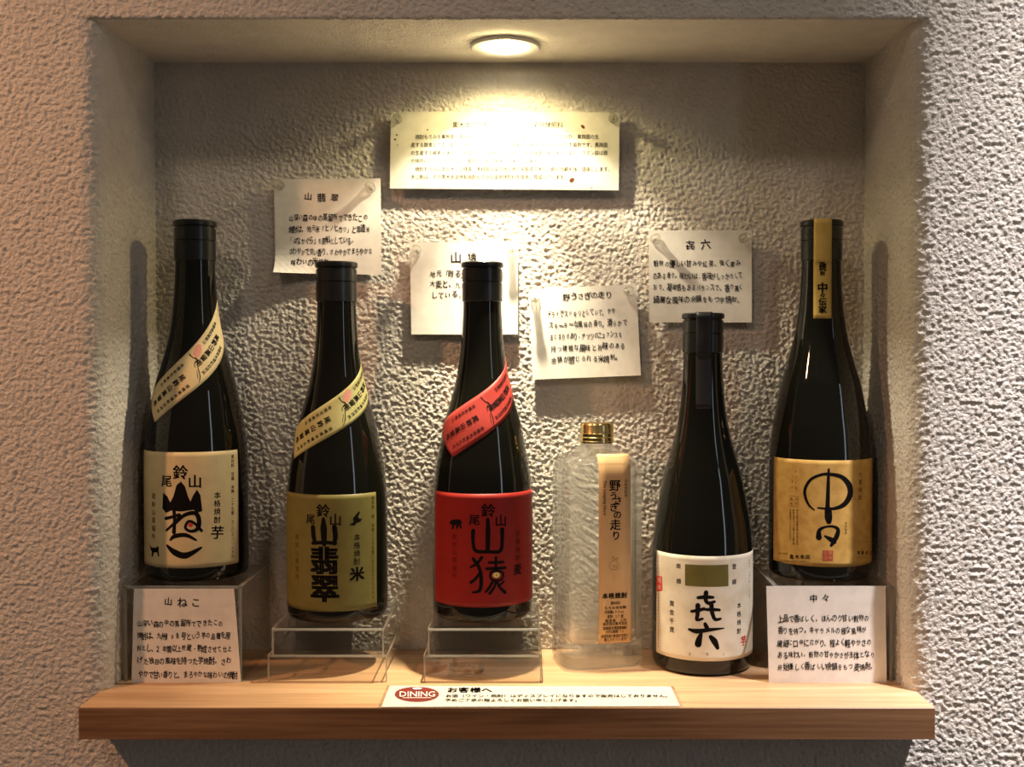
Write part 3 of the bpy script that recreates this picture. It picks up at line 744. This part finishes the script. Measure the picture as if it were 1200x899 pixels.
# -- white label
B5 = Bottle(823, 795, .0790, .0004, 'dark bottle with white label and olive block, standing directly on the shelf')
zz5 = zoomer(750, 620, 4.4944)
B5.label(769, 652, 881, 775, 'white_label', th0=B5.P(769.5, 700)[0], th1=math.radians(84))
def f5(k, q, c):
    Z = lambda x, y: q(*zz5(x, y)); s = c/4.4944
    k.stroke([Z(306,362),Z(345,358),Z(385,360)], [17.1*s,22.0*s,14.6*s]); k.stroke([Z(348,334),Z(346,372),Z(360,390),Z(392,382)], [24.4*s,22.0*s,19.5*s,14.6*s])
    k.stroke([Z(272,434),Z(305,428),Z(338,420)], [15.9*s,19.5*s,17.1*s]); k.stroke([Z(305,402),Z(303,450),Z(300,478),Z(330,472)], [26.8*s,22.0*s,17.1*s,12.2*s])
    k.stroke([Z(346,424),Z(380,424),Z(418,426)], [14.6*s,19.5*s,14.6*s]); k.stroke([Z(376,400),Z(380,440),Z(395,475),Z(424,472)], [24.4*s,22.0*s,19.5*s,12.2*s])
    k.stroke([Z(343,500),Z(352,520)], [19.5*s,24.4*s]); k.stroke([Z(258,528),Z(300,538),Z(370,530),Z(442,522)], [12.2*s,26.8*s,19.5*s,4.9*s])
    k.stroke([Z(322,552),Z(312,580),Z(306,606)], [17.1*s,31.7*s,36.6*s]); k.stroke([Z(372,568),Z(392,592),Z(408,626)], [22.0*s,34.2*s,19.5*s])
    for ch, x, y in (('登',495,197),('録',495,278),('商',204,195),('標',204,275)): k.glyph(ch, *Z(x,y), 30*s, None, 0, .012)
    for i, ch in enumerate('黄金千貫'): k.glyph(ch, *Z(169,392+46*i), 34*s, None, 0, .008)
    for i, ch in enumerate('本格焼酎'): k.glyph(ch, *Z(520,402+45*i), 32*s, None, 0, .012)
    for ch, x in (('き',262),('ろ',354),('く',440)): k.glyph(ch, *Z(x,659), 18*s, None, 0, 0)
    for i, ch in enumerate('宮崎県児湯郡高鍋町株式会社黒木本店'): k.glyph(ch, *Z(98,345+i*17), 14*s, None, 0, 0)
    for i, ch in enumerate('原材料　甘藷米麹　二十五度　七二〇ミリリットル'): k.glyph(ch, *Z(574,165+i*16), 13*s, None, 0, 0)
    for i, ch in enumerate('はなたれ旬'): k.glyph(ch, *Z(96,150+i*19), 15*s, None, 0, 0)
B5.ink('ink', f5)
def f5r(k, q, c):
    Z = lambda x, y: q(*zz5(x, y)); s = c/4.4944
    k.glyph('芋', *Z(543,588), 56*s, 52*s, 0, .035)
B5.ink('red_ink', f5r, name='red_lettering')
def f5s(k, q, c):
    Z = lambda x, y: q(*zz5(x, y)); k.poly([Z(*p) for p in [(88,245),(118,250),(120,325),(90,330)][::-1]])
B5.ink('red_ink', f5s, name='red_seal')
def f5t(k, q, c):
    Z = lambda x, y: q(*zz5(x, y)); s = c/4.4944
    for i, ch in enumerate('黒木'): k.glyph(ch, *Z(104,268+i*38), 32*s, 40*s, 0, 0)
B5.ink('white_label', f5t, name='seal_lettering', eps=.00045)
def f5o(k, q, c):
    Z = lambda x, y: q(*zz5(x, y)); k.poly([Z(*p) for p in [(238,185),(238,297),(465,300),(463,186)]])
B5.ink('olive_block', f5o, name='olive_rectangle')
def capstrip(B, px0, px1, pyb, m, name='cap_strip'):
    """paper strip over the cap top and down the neck"""
    w = .0058; thm = math.atan2(0,1)
    th = (B.P(px0, pyb)[0] + B.P(px1, pyb)[0])/2; zb = B.P((px0+px1)/2, pyb)[1]
    hw = abs((px1-px0)/2)*(B.loc[1]-.02-CAM.y)/F
    pts = [(0.004,.2883),(.0150,.2882),(.0178,.2872),(.0180,.2840),(.0174,.2820),(.0172,.2700),(.0170,.2560),(.0166,.2540)]
    z = .2535
    pts += [(rad(zz_)+.00035, zz_) for zz_ in lin(.2520, zb, .004)]
    vs = []; fs = []
    dx, dy = math.sin(th), -math.cos(th); ux, uy = -dy, dx
    for r, zv in pts:
        for i in range(7):
            a = (-1 + 2*i/6)*hw
            rr_ = math.sqrt(max(r*r - a*a, 0)) if r > hw*1.2 else r
            if zv > .2874: rr_ = r
            vs.append((dx*rr_ + ux*a, dy*rr_ + uy*a, zv - (.0015 if r > .0163 or zv > .28 else 0)))
    for j in range(len(pts)-1):
        for i in range(6):
            a = j*7+i; fs.append((a, a+7, a+8, a+1))
    o = link(name, mesh(name, vs, fs), M[m], B.root, smooth=True)
    s = o.modifiers.new('thick', 'SOLIDIFY'); s.thickness = .00015; s.offset = 1
    return o, th
capstrip(B5, 815.5, 834.5, 477, 'black_film')

# -- gold label
B6 = Bottle(960.5, 686, .0765, HR+.0004, 'dark bottle with gold kraft label and gold strip over its cap, rightmost, on tall riser')
zz6 = zoomer(880, 520, 4.9944)
B6.label(906.7, 539.5, 1017, 664.5, 'kraft', th1=math.radians(78)+B6.view*-1*0)
def f6(k, q, c):
    Z = lambda x, y: q(*zz6(x, y)); s = c/4.9944
    k.stroke([Z(372,388),Z(335,352),Z(315,280),Z(345,215),Z(400,185),Z(455,178),Z(530,195),Z(574,245),Z(578,300),Z(545,355),Z(480,380),Z(392,375)],
             [6*s,15*s,18*s,17*s,16*s,18*s,25*s,37*s,39*s,30*s,17*s,8*s])
    k.stroke([Z(455,150),Z(452,240),Z(448,380)], [12*s,20*s,26*s]); k.stroke([Z(452,385),Z(454,430),Z(456,455)], [40*s,44*s,32*s])
    k.stroke([Z(398,548),Z(400,508),Z(432,488),Z(478,484),Z(508,502),Z(500,545),Z(470,595)], [34*s,22*s,13*s,14*s,22*s,30*s,18*s])
    k.stroke([Z(432,540),Z(470,562),Z(488,575)], [10*s,30*s,26*s])
    for i, ch in enumerate('なかなか'): k.glyph(ch, *Z(554,466+19*i), 18*s, None, 0, .01)
    for i, ch in enumerate('黒木本店'): k.glyph(ch, *Z(240+31*i,662), 30*s, None, 0, .03)
    for i, ch in enumerate('株式会社'): k.glyph(ch, *Z(168+14*i,643), 13*s, None, 0, .01)
    for i, ch in enumerate('宮崎県児湯郡高鍋町大字北高鍋七七六'): k.glyph(ch, *Z(165+11.5*i,688), 10*s, None, 0, 0)
    for i, ch in enumerate('本格焼酎'): k.glyph(ch, *Z(628+24*i,637), 24*s, None, 0, .03)
    for i, ch in enumerate('七二〇二十五度'): k.glyph(ch, *Z(622+11*i,573), 10*s, None, 0, 0)
    for i, ch in enumerate('原材料大麦'): k.glyph(ch, *Z(622+14*i,667), 10*s, None, 0, 0)
    for i, ch in enumerate('すこぶる'): k.glyph(ch, *Z(264,163+32*i), 15*s, None, 0, 0)
    for i, ch in enumerate('うまい'): k.glyph(ch, *Z(243,188+33*i), 15*s, None, 0, 0)
    for x, t in ((272,'良き大麦と米麹を選び丹念に仕込'),(251,'蒸留の後じっくり寝かせた香り高'),(232,'き麦焼酎でございますどうぞ')):
        for i, ch in enumerate(t): k.glyph(ch, *Z(x,390+14*i), 13*s, None, 0, .01)
B6.ink('ink', f6)
def f6b(k, q, c):
    Z = lambda x, y: q(*zz6(x, y)); s = c/4.9944
    for i, ch in enumerate('大麦焼酎'): k.glyph(ch, *Z(638,180+45*i), 34*s, None, 0, .008)
def f6e(k, q, c):
    Z = lambda x, y: q(*zz6(x, y)); s = c/4.9944
    a, b = Z(225,365), Z(280,308); k.frame(a[0], a[1], b[0], b[1], .0002)
    for i, ch in enumerate('中々黒木'): k.glyph(ch, *Z(267-28*(i//2),324+26*(i%2)), 20*s)
B6.ink('brown_ink', f6b, name='brown_lettering'); B6.ink('brown_ink', f6e, name='framed_seal')
def f6c(k, q, c):
    Z = lambda x, y: q(*zz6(x, y)); a, b = Z(418,684), Z(480,625); k.rect(a[0], a[1], b[0], b[1])
B6.ink('seal_red', f6c, name='red_seal')
def f6d(k, q, c):
    Z = lambda x, y: q(*zz6(x, y)); s = c/4.9944
    for i, ch in enumerate('黒木之印'): k.glyph(ch, *Z(464-30*(i//2),640+29*(i%2)), 25*s)
B6.ink('kraft', f6d, name='seal_lettering', eps=.00045)
st, th = capstrip(B6, 953.5, 974, 371, 'gold_strip')
k = Ink()
for t, h0, h in (('焼酎', 0, .0052), ('黒木', 0.5, .0028), ('中々', 2.2, .0062), ('伝家', 4.2, .0055)): pass
zt = B6.P(964, 306)[1]
for i, (ch, h) in enumerate((('麦', .0058), ('焼', .0058), ('酎', .0040), ('中', .0085), ('々', .0048), ('伝', .0066), ('家', .0066))):
    z = zt - [0, .0048, .0096, .0210, .0272, .0325, .0385][i]
    k.glyph(ch, 0, z, h, h, 0, .035, .1)
k.build('lettering', lambda u, v: Vector((math.sin(th)*(rad(v)+.0007) + math.cos(th)*u, -math.cos(th)*(rad(v)+.0007) + math.sin(th)*u, v)), M['ink'], st)

# ------------------------------------------------------------------ clear square bottle
ROT = math.radians(12)
bc = at_y(699, 700, .083)
CB = empty('clear_bottle', (bc.x, .083, .0004), ROT, 'clear square glass bottle with gold screw cap and tan strip label', 'bottle')
HW, HD = .0335, .0260
def rrect(hw, hd, r, n=7):
    pts = []
    for cx, cy, a0 in ((hw-r, hd-r, 0), (-hw+r, hd-r, PI/2), (-hw+r, -hd+r, PI), (hw-r, -hd+r, 3*PI/2)):
        for k in range(n): a = a0 + PI/2*k/(n-1); pts.append((cx+r*math.cos(a), cy+r*math.sin(a)))
    return pts
def shell(secs):
    """secs: list of (hw, hd, r, z)"""
    vs = []; fs = []; n = len(rrect(1,1,.2))
    for hw, hd, r, z in secs: vs += [(x, y, z) for x, y in rrect(hw, hd, min(r, hw*.999, hd*.999))]
    for j in range(len(secs)-1):
        for i in range(n): fs.append((j*n+i, j*n+(i+1) % n, (j+1)*n+(i+1) % n, (j+1)*n+i))
    return vs, fs, n
outer = [(.0300,.0225,.010,.0006),(.0322,.0247,.0105,.0006),(.0335,.0260,.0105,.0030),(.0338,.0263,.0105,.008),(.0335,.0260,.0105,.016),(.0333,.0258,.0105,.024),(.0333,.0258,.0105,.155),(.0328,.0254,.0105,.1605),(.0312,.0243,.011,.1655),(.0275,.0218,.012,.1700),(.0215,.0180,.013,.1735),(.0165,.0152,.0135,.1758),(.0138,.0136,.0135,.1778),(.0128,.0128,.0128,.1800),(.0124,.0124,.0124,.1880)]
inner = [(.0100,.0100,.0100,.1880),(.0102,.0102,.0102,.1790),(.0140,.0125,.0110,.1745),(.0200,.0160,.011,.1710),(.0255,.0195,.010,.1672),(.0288,.0213,.009,.1610),(.0296,.0221,.009,.154),(.0296,.0221,.009,.026),(.0285,.0210,.009,.0215),(.024,.017,.009,.0195),(.012,.008,.0079,.0205)]
vs, fs, n = shell(outer); v2, f2_, _ = shell(inner)
K = len(vs); vs += v2; fs += [tuple(i+K for i in f) for f in f2_]
fs += [((len(outer)-1)*n+i, (len(outer)-1)*n+(i+1) % n, K+(i+1) % n, K+i) for i in range(n)]
fs.append(tuple(reversed(range(n)))); fs.append(tuple(range(len(vs)-n, len(vs))))
g = link('glass_body', mesh('glass_body', vs, fs), M['clear_glass'], CB); sharp(g, 60)
mb = MB()
pr = [(.0124,.1805),(.0142,.1807),(.0144,.1815),(.0142,.1822),(.0136,.1826),(.0136,.1848),(.0140,.1853),(.0136,.1858),(.0136,.1880),(.0140,.1885),(.0137,.1890),(.0137,.1950),(.0128,.1968),(.0060,.1972)]
mb.lathe(pr, 64); c = mb.build('screw_cap', M['gold'], CB); sharp(c, 35)
# strip label: up the front face and over the shoulder
fx0, fx1 = -.0055, .0210
front = [(z, -.02595) for z in lin(.0215, .152, .03)] + [(.157, -.0257), (.1605, -.02535), (.1635,-.0245), (.1662, -.0237), (.1690, -.0222), (.1712,-.0205), (.1728,-.0188)]
vs = []; fs = []
for z, y in front:
    for i in range(5): vs.append((fx0+(fx1-fx0)*i/4, y-.0003, z))
for j in range(len(front)-1):
    for i in range(4): a = j*5+i; fs.append((a, a+1, a+6, a+5))
lb = link('strip_label', mesh('strip_label', vs, fs), M['tan'], CB, smooth=True)
s = lb.modifiers.new('thick', 'SOLIDIFY'); s.thickness = .00015; s.offset = -1
lw = fx1-fx0; cxl = (fx0+fx1)/2
# label measured in the close-up (5.62 px per photo px): label spans x 345..540, bottom y 660 (second crop)
zy = lambda y: .0215 + (760 - y)*.1385/(760-553.5)      # photo row -> height on the label
k = Ink(); hpx = lw/36.0
X = lambda t: fx0 + lw*t
for ch, x, y, h in (('野',.50,571,13),('う',.46,583.5,10),('さ',.60,589.5,10),('ぎ',.48,597,11),('の',.58,606,10),('走',.52,618,12.5),('り',.54,631,11)): k.glyph(ch, X(x), zy(y), h*hpx, None, 0, .02)
for i, ch in enumerate('かめ仕込み'): k.glyph(ch, X(.85), zy(566+4.3*i), 3.8*hpx, None, 0, .006)
k.latin('The Leaping Hare', X(.20), zy(565), 5.2*hpx, 0, -PI/2, sx=.95)
for i, ch in enumerate('本格焼酎'): k.glyph(ch, X(.20+.2*i), zy(703), 6.8*hpx, None, 0, .035)
for t, y, x0, x1 in (('原材料',712,.37,.68),('もろみ米米麹',717.5,.18,.86),('内容量600ml',722.5,.18,.86),('度数：27度',728,.27,.78),('製造者　上村',733,.2,.88),('株式会社黒木本店',736.8,.13,.9),('宮崎県児湯郡高鍋町',742,.13,.9),('大字北高鍋776',746.2,.22,.82),('未成年者の飲酒は法律で',751.3,.08,.92),('禁じられています',755.6,.17,.88)):
    k.row(t, X(x0), X(x1), zy(y), 4.0*hpx, .012)
for i, ch in enumerate('野うさぎの走り'): pass
k.build('lettering', lambda u, v: Vector((u, -.0264, v)), M['ink'], lb)
k = Ink(); R = lambda x, y: (X((x-350)/193.0), zy(640 + y/5.62)); t_ = .00022
k.stroke([R(440,120),R(418,135),R(414,160),R(432,178),R(470,176),R(476,160)], t_)
k.stroke([R(440,120),R(432,95),R(440,92),R(450,118)], t_); k.stroke([R(450,118),R(462,98),R(466,108),R(458,126),R(470,140),R(462,152),R(440,150)], t_); k.stroke([R(430,150),R(445,162),R(465,165)], t_)
k.build('rabbit_drawing', lambda u, v: Vector((u, -.0264, v)), M['faint_ink'], lb)
